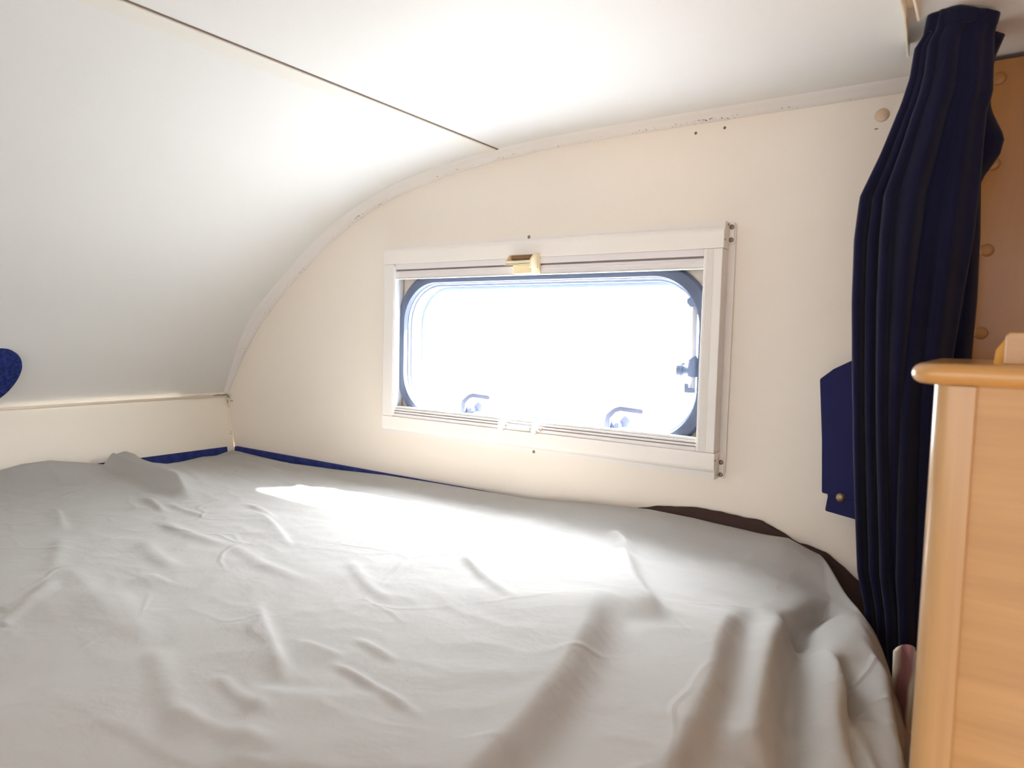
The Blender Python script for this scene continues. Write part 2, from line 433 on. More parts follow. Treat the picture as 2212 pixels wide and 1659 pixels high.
def latch(x, z):
    base = MB().box(x-.016, x+.022, 1.006, 1.026, z-.003, z+.000)
    base.box(x-.010, x-.004, 1.008, 1.022, z-.001, z+.012)
    base.prism([(x-.005, z-.001), (x+.012, z-.001), (x+.004, z+.010), (x-.002, z+.016)], 1, 1.010, 1.020)
    base = base.build('latch_base', M_LATCH, win, bevel=.0008)
    lv = [(x-.008, z+.002), (x+.001, z+.002), (x+.002, z+.018), (x+.012, z+.028), (x+.020, z+.0305), (x+.056, z+.0285),
          (x+.059, z+.0325), (x+.056, z+.0365), (x+.019, z+.0385), (x+.008, z+.0345), (x-.005, z+.024), (x-.008, z+.012)]
    MB().prism(lv, 1, 1.004, 1.013).build('latch_lever', M_LATCH, base, bevel=.0012)
    MB().prism([(x+.012, z+.014), (x+.021, z+.023), (x+.031, z+.016), (x+.031, z+.004), (x+.016, z+.004)], 1, 1.018, 1.028).build('latch_striker', M_LATCH, base, bevel=.0008)
    MB().tube([(x+.013, 1.006, z+.007), (x+.013, 1.024, z+.007)], .0045, 14).build('latch_pin', M_LATCH, base, smooth=False)
latch(-.7915, -.1445)
latch(-.4975, -.1455)
# sliding stay on the right
sx, sy = -.3645, 1.006
t = MB().tube([(sx, sy, .052), (sx+.002, sy, -.075)], .0042, 16).build('stay_tube', M_TUBE, win, smooth=True)
MB().prism([(sx-.005, .048), (sx+.006, .048), (sx+.006, .062), (sx-.004, .064), (sx-.0105, .060), (sx-.0105, .054)], 1, sy-.006, sy+.006).build('stay_hinge', M_STAYP, t, bevel=.001)
c = MB().tube([(sx, sy, -.027), (sx+.001, sy, -.0285), (sx+.001, sy, -.0535), (sx+.001, sy, -.055)], [.0066, .0075, .0075, .0066], 18)
c.tube([(sx-.004, sy, -.046), (sx-.015, sy, -.0455)], .0062, 16)
c = c.build('stay_clamp', M_STAYP, t, smooth=False)
k = MB().tube([(sx-.0135, sy, -.0455), (sx-.015, sy, -.0455), (sx-.021, sy, -.0455), (sx-.0225, sy, -.0455)], [.0085, .0105, .0105, .0085], 18)
k.box(sx-.0155, sx-.0105, sy-.002, sy+.002, -.0365, -.0345)
k.build('stay_knob', M_STAYP, t)
MB().prism([(sx-.0095, -.0645), (sx-.0045, -.0650), (sx-.0035, -.0705), (sx+.006, -.0720), (sx+.006, -.0785), (sx-.0095, -.0785)], 1, sy-.005, sy+.005).build('stay_bracket', M_STAYP, t, bevel=.0008)

# ------------------------------------------------------------------ cassette blind round the window
bl = empty('window_blind', (-.64, .99, -.19))
tag(bl, 'white cassette blind frame screwed round the small camper window', 'window blind')
YF = .972
# mounting flange: thin plate with rounded corners
fl = rrect(-.992, -.306, -.200, .170, .014, 6); fi = rrect(-.958, -.334, -.168, .134, .004, 6)
n = len(fl); v = []; f = []
for pts, y in ((fl, .9995), (fl, .9965), (fi, .9965), (fi, .9995)):
    v += [(q[0], y, q[1]) for q in pts]
for i in range(4):
    for k in range(n):
        a = i*n; b_ = ((i+1) % 4)*n; f.append((a+k, a+(k+1)%n, b_+(k+1)%n, b_+k))
link_mesh('mounting_flange', v, f, M_BLIND, bl)
# side rails
MB().box(-.9665, -.9405, YF, .9965, -.1598, .1283).build('side_rail', M_RAILW, bl, bevel=.0012)
r = MB().box(-.3425, -.3155, YF, .9965, -.1598, .1283)
r = r.build('side_rail', M_RAILW, bl, bevel=.0012)
for i in range(7):
    x = -.3385+i*.0016
    MB().box(x, x+.0004, YF-.0005, YF+.001, -.159, .1275).build('rib', M_RAILW, r)
MB().box(-.9402, -.9385, .9735, .996, -.158, .124).build('rail_lip', M_ALU, bl)
# cassettes: quarter-round boxes across the full width
def cassette(z_in, z_out, sgn):
    h = abs(z_out-z_in); pts = [(.9965, z_in), (YF, z_in), (YF, z_out-sgn*.010)]
    for k in range(1, 7):
        a = math.pi/2*k/6
        pts.append((YF+.010*(1-math.cos(a)), z_out-sgn*.010*(1-math.sin(a))))
    pts.append((.9965, z_out)); return pts
MB().prism(cassette(.1285, .1600, 1), 0, -.9675, -.3145).build('top_cassette', M_BLIND, bl, bevel=.0008)
MB().prism(cassette(-.1600, -.1885, -1), 0, -.9675, -.3145).build('bottom_cassette', M_BLIND, bl, bevel=.0008)
# lower lip of the top cassette, dark strip painting the shade in the gap, and the blind bar
MB().box(-.9395, -.3430, .9740, .985, .1185, .1284).build('cassette_lip', M_BAR, bl, bevel=.0006)
MB().box(-.9395, -.3430, .9790, .990, .1150, .1186).build('groove_shade', M_GROOVE_SHADE, bl)
bar = MB().prism([(.9765, .1155), (.9755, .1135), (.9765, .1125), (.9755, .1100), (.9765, .1090), (.9760, .1035), (.9775, .1020), (.985, .1020), (.985, .1155)], 0, -.9385, -.3435)
bar.build('blind_bar', M_BAR, bl)
MB().box(-.9385, -.3435, .9755, .984, .1005, .1022).build('bar_edge', M_KNOB, bl, bevel=.0005)
# lower bar with ridges and painted shade between them
for i, (z0, z1, y, mm) in enumerate(((-.1445, -.1405, .979, M_KNOB), (-.1483, -.1448, .9765, M_BAR), (-.1493, -.1483, .9815, M_GROOVE_SHADE), (-.1528, -.1493, .9750, M_BAR), (-.1538, -.1528, .980, M_GROOVE_SHADE), (-.1599, -.1538, .9738, M_BAR))):
    nm = ('bar_edge', 'screen_bar', 'groove_shade', 'screen_bar', 'groove_shade', 'cassette_lip')[i]
    MB().box(-.9400, -.3430, y, .987, z0, z1).build(nm, mm, bl, bevel=.0006 if mm is not M_GROOVE_SHADE else 0)
# ivory catch under the top cassette
cx, cz = -.6485, .114
cat = MB()
cat.box(cx-.010, cx+.027, .958, .9605, cz-.0125, cz+.001)            # hanging tongue
cat.prism([(.9745, cz+.010), (.9745, cz+.0125), (.9500, cz+.0035), (.9500, cz+.0010)], 0, cx-.020, cx+.027)   # trough floor
cat.prism([(.9745, cz+.010), (.9745, cz+.019), (.962, cz+.019), (.950, cz+.0075), (.950, cz+.001)], 0, cx-.0215, cx-.0190)
cat.prism([(.9745, cz-.005), (.9745, cz+.020), (.962, cz+.019), (.950, cz+.0075), (.950, cz-.004)], 0, cx+.0265, cx+.0305)
cat.box(cx+.0265, cx+.0330, .9705, .9760, cz-.012, cz+.021)
cat.box(cx-.020, cx+.027, .950, .952, cz+.001, cz+.0075)
catch = cat.build('catch', M_IVORY, bl, bevel=.0008)
catch['label'] = 'ivory plastic catch on the blind bar'
MB().box(cx-.018, cx+.025, .966, .9725, cz+.0125, cz+.0185).build('catch_recess', mat('brown recess', (.24, .12, .05), .6), catch)
# two white knobs and the rod between them on the lower bar
for x in (-.6805, -.6135):
    k = MB().tube([(x-.0035, .968, -.1525), (x-.0025, .968, -.1525), (x+.0025, .968, -.1525), (x+.0035, .968, -.1525)], [.0075, .0095, .0095, .0075], 20)
    k.box(x-.002, x+.009, .968, .976, -.1570, -.1490)
    k.build('bar_knob', M_KNOB, bl, bevel=.0006)
MB().tube([(-.6680, .969, -.1545), (-.6260, .969, -.1535)], .0042, 12).build('knob_rod', M_KNOB, bl, smooth=True)
for a, b_ in ((-.674, -.669), (-.624, -.618), (-.607, -.602)):
    MB().tube([(a, .9695, -.1525), (b_, .9695, -.1525)], .0022, 10).build('rod_spring', M_SCREW, bl)
# corner brackets with two screws each, right end
for zc, s in ((.152, 1), (-.182, -1)):
    br = MB().box(-.3160, -.3075, .9935, .9965, zc-.016, zc+.014)
    br.box(-.3160, -.3142, .975, .9965, zc-.016, zc+.014)
    br = br.build('corner_bracket', M_BLIND, bl, bevel=.001)
    for dz in (-.0105, .0075):
        MB().dome((-.3115, .9935, zc+dz), (0,-1,0), .0036, .0014, 14).build('screw', M_SCREW, br, smooth=True)
    for (y, dz) in ((.9745, -.012), (.9860, .010)):
        MB().dome((-.3142, y, zc+dz*s), (1,0,0), .0016, .0006, 10).build('slot', M_SEAM, br)
MB().dome((-.6535, .9965, .1660), (0,-1,0), .0030, .0015, 14).build('flange_screw', M_SCREW, bl, smooth=True)
MB().dome((-.6325, .9965, -.1965), (0,-1,0), .0028, .0015, 14).build('flange_screw', M_SCREW, bl, smooth=True)

# ------------------------------------------------------------------ mattress and sheet
PR = [(-1.475,-.291),(-.40,-.290),(-.32,-.292),(-.25,-.299),(-.19,-.316),(-.14,-.345),(-.108,-.385),(-.085,-.44),(-.062,-.53),(-.048,-.65),(-.045,-.8)]
px = np.array([p[0] for p in PR]); pz = np.array([p[1] for p in PR])
pu = np.concatenate([[0], np.cumsum(np.hypot(np.diff(px), np.diff(pz)))])
ud = np.linspace(0, pu[-1], 3000)
kern = np.hanning(121); kern /= kern.sum()
def smo(a): 
    e = np.concatenate([2*a[0]-a[60:0:-1], a, 2*a[-1]-a[-2:-62:-1]]); return np.convolve(e, kern, 'valid')
xd = smo(np.interp(ud, pu, px)); zd = smo(np.interp(ud, pu, pz))
def shift(y): return np.interp(y, [.3,.5,.7,.8,.9,.985], [.08,.085,.085,.080,.065,.035])
U1 = 1.66
us = np.concatenate([np.linspace(0, .30, 90, endpoint=False), np.linspace(.30, .80, 120, endpoint=False), np.linspace(.80, U1, 270)])
vs = np.concatenate([np.linspace(YB+.02, .15, 40, endpoint=False), np.linspace(.15, .985, 300)])
UU, VV = np.meshgrid(us, vs, indexing='ij')
X = np.interp(UU, ud, xd) + shift(VV)*smooth(.9, 1.25, UU)
Z = np.interp(UU, ud, zd)
# far end of the hanging part stops short of the curtain
def poly_dist(pts):
    """signed distance to a polyline and position 0..1 along it, in (u, y)"""
    best = np.full(UU.shape, 1e9); sg = np.zeros(UU.shape); tt = np.zeros(UU.shape)
    P = [Vector(p) for p in catmull(pts, 6)] if len(pts) > 2 else [Vector(p) for p in pts]
    L = [0]
    for i in range(len(P)-1): L.append(L[-1]+(P[i+1]-P[i]).length)
    for i in range(len(P)-1):
        a, b_ = P[i], P[i+1]; d = b_-a; l2 = d.length_squared
        if l2 < 1e-12: continue
        t = ((UU-a.x)*d.x+(VV-a.y)*d.y)/l2; tc_ = np.clip(t, 0, 1)
        ex = UU-(a.x+tc_*d.x); ey = VV-(a.y+tc_*d.y); dd = np.hypot(ex, ey)
        cr = d.x*(VV-a.y)-d.y*(UU-a.x)
        m = dd < best
        best = np.where(m, dd, best); sg = np.where(m, np.sign(cr), sg); tt = np.where(m, (L[i]+tc_*math.sqrt(l2))/L[-1], tt)
    return best*np.where(sg == 0, 1, sg), tt
N = np.zeros(UU.shape)         # displacement along the surface normal
def crease(pts, amp, w, kind='ridge', taper=(.25, .35)):
    global N
    d, t = poly_dist(pts)
    env = smooth(0, max(taper[0], 1e-3), t)*(1-smooth(1-max(taper[1], 1e-3), 1, t)) if kind != 'full' else 1
    if kind in ('ridge', 'full'): f = np.exp(-(d/w)**2)
    elif kind == 'stepL':   # cloth high on the left-hand side of the line, sharp drop to its right
        f = np.where(d > 0, np.exp(-d/(4*w)), np.exp(-(d/w)**2))
    elif kind == 'stepR':
        f = np.where(d < 0, np.exp(d/(4*w)), np.exp(-(d/w)**2))
    elif kind == 'pinch':   # a groove with lips
        f = -np.exp(-(d/w)**2) + .6*np.exp(-((np.abs(d)-2*w)/w)**2)
    N = N + amp*env*f
CR = [
 ([(0.02,.70),(.12,.705),(.25,.695),(.33,.672),(.41,.645)], .030, .014, 'stepL', (.02,.4)),
 ([(.10,.76),(.20,.75),(.30,.72),(.36,.69)], .004, .010, 'stepL', (.3,.4)),
 ([(.03,.90),(.15,.905),(.30,.90),(.42,.885)], .006, .010, 'ridge', (.1,.5)),
 ([(.03,.95),(.2,.955),(.4,.945)], .006, .008, 'ridge', (.1,.5)),
 ([(.30,.86),(.45,.835),(.58,.80)], .004, .010, 'ridge', (.4,.5)),
 ([(0.835,.456),(.909,.412),(.956,.384),(.989,.361),(1.01,.341)], .0085, .007, 'stepR', (.35,.3)),
 ([(.679,.275),(.671,.30),(.637,.338),(.635,.352)], .0035, .007, 'ridge', (0,.3)),
 ([(.72,.262),(.706,.272),(.649,.34)], .0035, .006, 'ridge', (0,.3)),
 ([(.56,.40),(.603,.371),(.67,.356),(.768,.332),(.827,.322)], .006, .018, 'stepR', (.3,.3)),
 ([(.68,.385),(.726,.364),(.818,.337),(.866,.326)], .005, .018, 'stepR', (.3,.3)),
 ([(.269,.494),(.349,.467),(.417,.443)], .007, .006, 'stepR', (.2,.3)),
 ([(.417,.443),(.539,.385),(.619,.345)], .004, .012, 'ridge', (.3,.3)),
 ([(.29,.62),(.36,.605),(.43,.582)], .005, .006, 'ridge', (.3,.3)),
 ([(.36,.622),(.44,.612),(.51,.612)], .003, .006, 'ridge', (.3,.3)),
 ([(.50,.68),(.57,.66),(.634,.635),(.732,.583)], .006, .006, 'stepR', (.3,.4)),
 ([(.46,.70),(.52,.69),(.60,.66)], .004, .006, 'ridge', (.3,.4)),
 ([(.995,.405),(1.057,.389),(1.086,.377),(1.107,.368)], .0032, .004, 'ridge', (.2,.3)),
 ([(.86,.325),(.9,.314),(.969,.284),(1.026,.261)], .004, .011, 'ridge', (.2,.2)),
 ([(.97,.279),(1.016,.282),(1.06,.29)], .003, .008, 'ridge', (.2,.2)),
 ([(.95,.332),(.976,.325),(1.03,.312)], .0028, .006, 'ridge', (.2,.2)),
 ([(.995,.352),(1.012,.328),(1.033,.297),(1.06,.26)], .006, .014, 'stepL', (.2,.1)),
 ([(.90,.73),(.936,.697),(1.012,.633),(1.05,.596)], .005, .006, 'ridge', (.3,.4)),
 ([(.98,.452),(1.037,.435)], .003, .005, 'ridge', (.3,.3)),
 ([(.672,.426),(.735,.419)], .003, .005, 'stepR', (.3,.3)),
 ([(.95,.415),(.98,.416),(1.001,.415)], .003, .005, 'stepR', (.3,.3)),
 ([(.52,.50),(.60,.47),(.70,.45)], .004, .012, 'ridge', (.3,.3)),
 ([(.45,.56),(.55,.545),(.66,.55)], .004, .010, 'ridge', (.3,.3)),
 ([(.62,.56),(.74,.53),(.86,.52)], .003, .010, 'ridge', (.3,.3)),
 ([(.80,.62),(.88,.57),(.97,.53)], .003, .008, 'ridge', (.3,.3)),
 # big folds rolling over the open edge
 ([(1.075,.70),(1.087,.669),(1.113,.587),(1.124,.533),(1.138,.457),(1.151,.36),(1.16,.25)], .022, .016, 'stepR', (.2,.02)),
 ([(1.045,.87),(1.052,.849),(1.093,.75),(1.124,.69),(1.153,.641)], .014, .010, 'stepR', (.15,.2)),
 ([(1.01,.93),(1.035,.90),(1.055,.86)], .010, .008, 'ridge', (.3,.3)),
 ([(1.178,.80),(1.186,.728),(1.193,.661),(1.208,.575),(1.216,.516),(1.223,.452),(1.24,.30)], .018, .014, 'stepR', (.25,.02)),
 ([(1.232,.77),(1.245,.80),(1.270,.876),(1.303,.915)], -.022, .012, 'ridge', (.15,.4)),
 ([(1.245,.82),(1.251,.78),(1.256,.698),(1.269,.635),(1.294,.544),(1.33,.40)], -.026, .018, 'ridge', (.1,.02)),
 ([(1.222,.80),(1.230,.70),(1.240,.62),(1.26,.5)], .012, .014, 'ridge', (.2,.1)),
 ([(1.262,.77),(1.285,.72),(1.32,.64),(1.36,.54)], .014, .012, 'stepR', (.15,.05)),
 ([(1.300,.79),(1.308,.72),(1.314,.655),(1.34,.57)], -.014, .010, 'ridge', (.2,.2)),
 ([(1.325,.84),(1.335,.76),(1.345,.68),(1.37,.58)], .014, .013, 'ridge', (.2,.1)),
 ([(1.385,.87),(1.39,.80),(1.39,.72),(1.42,.62)], -.016, .012, 'ridge', (.2,.1)),
]
for c_ in CR: crease(*c_)
# broad unevenness of the mattress and fine crumple
nz_ = np.zeros(UU.shape); 
for i in range(UU.shape[0]):
    for j in range(UU.shape[1]):
        u_, v_ = UU[i, j], VV[i, j]
        nz_[i, j] = .0035*noise.noise((u_*5, v_*5, 1.3)) + .0016*noise.noise((u_*13+4, v_*11, 7)) + .0011*(1-abs(noise.noise((u_*17+v_*9, v_*21-u_*6, 3)))*2)
N = N + nz_
# rumpled hems: raised rim along the front wall and along the window wall
hy = [-.9,.40,.513,.55,.597,.655,.705,.726,.742,.752,.773,.809,.870,.911,.946,.985]
hz = [-.268,-.270,-.268,-.261,-.260,-.272,-.284,-.271,-.274,-.284,-.296,-.302,-.298,-.294,-.296,-.290]
rimL = (np.interp(VV, hy, hz)+.291)*np.exp(-(UU/.055)**2)
hx = [-1.475,-1.447,-1.27,-1.119,-.972,-.775,-.625,-.537,-.417,-.344,-.251,-.213,-.165,-.115,.1]
hh = [-.289,-.288,-.293,-.288,-.280,-.277,-.275,-.267,-.258,-.260,-.268,-.271,-.292,-.324,-.40]
wB = np.interp(X, [-.9,-.5,-.2], [.030,.055,.060])
rimB = np.where(UU < 1.36, (np.interp(X, hx, hh)-np.interp(X, xd+.012*smooth(.9,1.25,ud), zd)), 0)*np.where(X > -.62, np.exp(-((.985-VV)/.052)**4)*smooth(-.62, -.42, X)+np.exp(-((.985-VV)/wB)**2)*(1-smooth(-.62, -.42, X)), np.exp(-((.985-VV)/wB)**2))
rimB *= 1-smooth(1.27, 1.35, UU)
damp = 1-.85*np.exp(-((.985-VV)/.012)**2); dampL = 1-.85*np.exp(-(UU/.012)**2)
N = N*damp*dampL
dxu = np.gradient(X, axis=0)/np.gradient(UU, axis=0); dzu = np.gradient(Z, axis=0)/np.gradient(UU, axis=0)
ln = np.hypot(dxu, dzu); nx = -dzu/ln; nzv = dxu/ln
rimB = rimB + .027*np.exp(-((X+.092)/.032)**2)*smooth(.74, .86, VV)*(1-smooth(1.36, 1.42, UU))
X = X + N*nx; Z = Z + N*nzv + rimL + rimB
X = np.maximum(X, -1.4745)
nu, nv = UU.shape
# lower hanging cloth is pulled in front of the curtain
vmax = np.interp(UU, [0, 1.27, 1.31, 1.36, 1.43, 1.6], [.985, .985, .93, .86, .82, .755])
VY = np.where(VV > .6, .6 + (VV-.6)*(vmax-.6)/(.985-.6), VV)
lim = .05 - .085*smooth(.36, .44, VY)*(1-smooth(.80, .86, VY))
X = np.minimum(X, lim)
verts = np.stack([X, VY, Z], -1).reshape(-1, 3)
faces = [(i*nv+j, (i+1)*nv+j, (i+1)*nv+j+1, i*nv+j+1) for i in range(nu-1) for j in range(nv-1)]
sheet = link_mesh('bed_sheet', [tuple(p) for p in verts], faces, M_SHEET, smooth=True)
tag(sheet, 'rumpled grey taupe fitted sheet covering the alcove mattress under the window', 'bed sheet')
mt = MB().box(-1.470, -.20, YB+.03, .975, -.50, -.325).build('mattress', M_MATT, bevel=.02, seg=4)
tag(mt, 'navy mattress on the alcove platform under the rumpled taupe sheet', 'mattress')

# dark brown blanket squeezed between sheet and window wall
bx = [-.46,-.44,-.40,-.344,-.30,-.25,-.225,-.200,-.185,-.165,-.145,-.130,-.118,-.105,-.09]
bz = [-.275,-.262,-.2525,-.2455,-.2475,-.2500,-.2605,-.2720,-.2735,-.2785,-.2930,-.3050,-.3120,-.3150,-.325]
v = []; f = []
xs = np.linspace(-.46, -.108, 90)
for x in xs:
    zt = float(np.interp(x, bx, bz)) + .0012*noise.noise((x*60, 0, 0))
    w_ = .004*noise.noise((x*30, 2, 0))
    for (y, dz) in ((.9985, -.05), (.998, -.004), (.996, 0), (.9925, -.0015), (.990, -.006), (.9885, -.020), (.9885, -.05)):
        v.append((x, y, zt+dz))
for i in range(len(xs)-1):
    for j in range(6): f.append((i*7+j, (i+1)*7+j, (i+1)*7+j+1, i*7+j+1))
    f.append((i*7+6, (i+1)*7+6, (i+1)*7, i*7))
f += [tuple(range(7)), tuple((len(xs)-1)*7+j for j in range(7))]
tag(link_mesh('blanket', v, f, M_BROWN, smooth=True), 'dark brown blanket edge tucked between the taupe sheet and the cream wall', 'blanket')

# pale cloth corner hanging between curtain and cabinet
v = []; f = []
for i in range(14):
    t = i/13
    for j in range(12):
        s = j/11
        v.append((-.060+.0235*s+.001*t, .770+.005*math.sin(s*7+t*2), -.292-.15*t-.010*(2*s-1)**2))
for i in range(13):
    for j in range(11): f.append((i*12+j, i*12+j+1, (i+1)*12+j+1, (i+1)*12+j))
M_RED = mat('pale cloth with dark red folds', (.50, .42, .36), .9, .1)
nt = M_RED.node_tree; b = nt.nodes['Principled BSDF']; tc = nt.nodes.new('ShaderNodeTexCoord')
wv_ = nt.nodes.new('ShaderNodeTexWave'); wv_.inputs['Scale'].default_value = 9; wv_.inputs['Distortion'].default_value = 2; wv_.inputs['Phase Offset'].default_value = 1.2
nt.links.new(tc.outputs['Object'], wv_.inputs['Vector']); cr_ = nt.nodes.new('ShaderNodeValToRGB')
cr_.color_ramp.elements[0].color = (.20, .085, .08, 1); cr_.color_ramp.elements[0].position = .2; cr_.color_ramp.elements[1].position = .5; cr_.color_ramp.elements[1].color = (.50, .44, .36, 1)
nt.links.new(wv_.outputs['Fac'], cr_.inputs['Fac']); nt.links.new(cr_.outputs['Color'], b.inputs['Base Color'])
o = link_mesh('pillowcase', v, f, M_RED, smooth=True)
sm_ = o.modifiers.new('thickness', 'SOLIDIFY'); sm_.thickness = .004
tag(o, 'small pale and dark red cloth corner below the navy curtain', 'cloth')

# ------------------------------------------------------------------ curtain
K = .93
HZ = [.318,.305,.281*K+.02,.253*K+.01,.202*K,.159*K,.114*K,.043*K,-.019*K,-.133*K,-.196*K,-.253*K,-.288*K,-.40,-.55]
def contour(tab, z):
    zs = [t_[1] for t_ in tab][::-1]; xs_ = [t_[0] for t_ in tab][::-1]; return float(np.interp(z, zs, xs_))*1.02
Lc = [(-.0700,.322),(-.0730,.300),(-.0800,.290),(-.0825,.262),(-.0893,.235),(-.105,.188),(-.121,.148),(-.1237,.106),(-.1218,.040),(-.1181,-.018),(-.1107,-.124),(-.106,-.182),(-.1014,-.235),(-.093,-.268),(-.084,-.320),(-.078,-.45)]
Rc = [(-.0149,.311),(-.0177,.295),(-.0158,.241),(-.0195,.224),(-.0205,.161),(-.0223,.109),(-.0279,.048),(-.0330,-.015),(-.036,-.07),(-.036,-.163),(-.036,-.45)]
def build_cloth(name, Lt, Rt, ztop, zbot, y0, folds, ncol, nrow, parent, mat_, tilt=0., topdrop=0.):
    v = []; f = []
    sv = verts[verts[:,1] > .74]; bend = .095 if y0 < .85 else .045
    def back(z): return bend*float(smooth(.02, .27, -z))
    hem = []
    for j in range(ncol):
        s = j/(ncol-1); h = zbot
        for _ in range(8):      # follow the slanting edge down until the cloth meets the sheet
            kk = 1+back(h)/y0
            xc = (contour(Lt, h/kk)+(contour(Rt, h/kk)-contour(Lt, h/kk))*s)*kk
            yc = y0+back(h)
            q = sv[(np.abs(sv[:,0]-xc) < .007) & (sv[:,1] > yc-.042) & (sv[:,1] < yc+.042)]
            h = max(zbot, float(q[:,2].max())+.006) if len(q) else zbot
        hem.append(h)
    hem = [max(hem[max(0, j-3):j+4]) for j in range(ncol)] if zbot < -.2 else [zbot]*ncol
    for i in range(nrow):
        t = i/(nrow-1)
        for j in range(ncol):
            s = j/(ncol-1)
            zt = ztop - topdrop*s
            z = zt + (hem[j]-zt)*t
            kk = 1+back(z)/y0
            l, r = contour(Lt, z/kk)*kk, contour(Rt, z/kk)*kk
            x = l+(r-l)*s
            y = y0 + back(z) + tilt*(s-.5) - .03*(1-abs(2*s-1))**.5*.6
            for (s0, s1, wd, am) in folds:
                c_ = s0+(s1-s0)*t
                y -= am*min(1, .15+t*3)*math.exp(-((s-c_)/wd)**2)
            y += .0012*noise.noise((s*9, z*22, 3)) 
            if s < .06: y += (.06-s)*.45
            v.append((x, y, z))
    for i in range(nrow-1):
        for j in range(ncol-1): f.append((i*ncol+j, i*ncol+j+1, (i+1)*ncol+j+1, (i+1)*ncol+j))
    o = link_mesh(name, v, f, mat_, parent, smooth=True)
    q = o.modifiers.new('thickness', 'SOLIDIFY'); q.thickness = .003; q.offset = 1
    return o
cu = empty('curtain', (-.07, .82, -.45))
tag(cu, 'dark navy curtain bunched at the right end of the bed', 'curtain')
build_cloth('curtain_drop', Lc, Rc, .322, -.44, .815,
            [(.08,.07,.05,.022),(.17,.28,.045,.018),(.26,.46,.05,.022),(.44,.72,.14,.024),(.80,.93,.07,.014),(.60,.56,.04,-.012),(.13,.18,.03,-.012),(.21,.37,.03,-.012)], 110, 120, cu, M_CURT, topdrop=.010)
hd = build_cloth('heading_band', [(a-.0006, b_) for a, b_ in Lc], [(a+.0006, b_) for a, b_ in Rc], .3225, .303, .8135,
            [(.10,.10,.07,.004),(.45,.47,.2,.004)], 60, 12, cu, M_CURT, topdrop=.010)
hd['label'] = 'stitched heading band'
Lb = [(-.05,.315),(-.05,-.45)]
Rb = [(-.0076,.312),(-.0143,.292),(-.0172,.263),(-.0145,.240),(-.0019,.211),(-.0048,.194),(-.0190,.170),(-.0165,.117),(-.0152,.052),(-.0165,-.019),(-.02,-.1),(-.03,-.45)]
build_cloth('rear_fold', Lb, Rb, .3165, -.44, .872, [(.75,.8,.2,.008)], 40, 110, cu, M_CURT, topdrop=.004)
# ceiling rail that carries it
rl = MB()
def rail_run(dx0, dx1, z0, z1, a):
    n_ = len(a); v = []; f = []
    for x, y in a:
        v += [(x+dx0, y, z0), (x+dx1, y, z0), (x+dx1, y, z1), (x+dx0, y, z1)]
    for i in range(n_-1):
        for k in range(4): f.append((i*4+k, i*4+(k+1)%4, (i+1)*4+(k+1)%4, (i+1)*4+k))
    f += [(0,1,2,3), tuple((n_-1)*4+k for k in range(4))]
    rl.add(v, f)
la = [(-.076, .25), (-.0795, .76), (-.0860, .868)]; lb_ = [(-.076, .25), (-.0790, .770)]
rail_run(-.0075, -.0050, .306, .320, la); rail_run(.0030, .0055, .303, .320, lb_); rail_run(-.0060, .0040, .3165, .320, lb_)
ro = rl.build('curtain_rail', mat('cream rail plastic', (.80, .71, .57), .45), bevel=.0006)
tag(ro, 'cream plastic curtain rail on the ceiling above the navy curtain', 'curtain rail')

# tie-back strap with a brass snap
v = []; f = []
outl = [(-.1830,-.0470),(-.1670,-.0330),(-.1440,-.0200),(-.1050,-.0150),(-.1020,-.2330),(-.1340,-.2240),(-.1680,-.2190),(-.1652,-.1965),(-.1730,-.1960),(-.1765,-.1250)]
stp = MB().prism(outl, 1, .978, .984)
st = stp.build('curtain_tieback', M_STRAP, None, bevel=.002)
tag(st, 'short navy tieback strap with a brass snap, left of the dark curtain', 'curtain tieback')
MB().dome((-.1500, .978, -.1985), (0,-1,0), .0062, .0035, 20).build('snap_button', M_SNAP, st, smooth=True)['label'] = 'round antique brass snap'
MB().prism([(-.1652,-.1955),(-.1655,-.1985),(-.110,-.1990),(-.110,-.1955)], 1, .9765, .9790).build('fold_edge', M_STRAP, st, bevel=.0006)

# ------------------------------------------------------------------ blue pad on the curved board
c0 = Vector((-1.5055, -.004, -.140)); tdir = Vector((.486, 0, .874)); ndv = Vector((.874, 0, -.486))
out_ = [(.30,-.012),(.40,-.018),(.50,-.012),(.520,.004),(.538,.026),(.549,.052),(.552,.076),(.547,.094),(.538,.104),(.525,.112),(.505,.114),(.42,.118),(.32,.116),(.29,.10),(.285,.03)]
oc = catmull(out_+[out_[0]], 5)[:-1]
v = []; f = []; n = len(oc); cy = sum(p.x for p in oc)/n; cs = sum(p.y for p in oc)/n
lay = [(1.0, .0), (1.0, .008), (.985, .013), (.95, .017), (.85, .020), (.5, .022)]
for k, h in lay:
    for p in oc:
        y = cy+(p.x-cy)*k+c0.y; s = cs+(p.y-cs)*k
        q = c0 + tdir*s + ndv*(h+.003); v.append((q.x, y, q.z))
for i in range(len(lay)-1):
    for j in range(n): f.append((i*n+j, i*n+(j+1)%n, (i+1)*n+(j+1)%n, (i+1)*n+j))
f += [tuple(range(n)), tuple((len(lay)-1)*n+j for j in range(n))]
tag(link_mesh('wall_pad', v, f, M_PAD, smooth=True), 'rounded blue fabric pad on the curved white board at the left edge', 'pad')

# ------------------------------------------------------------------ wooden cabinet in the foreground
cb = empty('cabinet', (.17, .6, -1.4545))
tag(cb, 'honey wood cabinet with rounded top board standing right of the bed', 'cabinet')
YC = .50
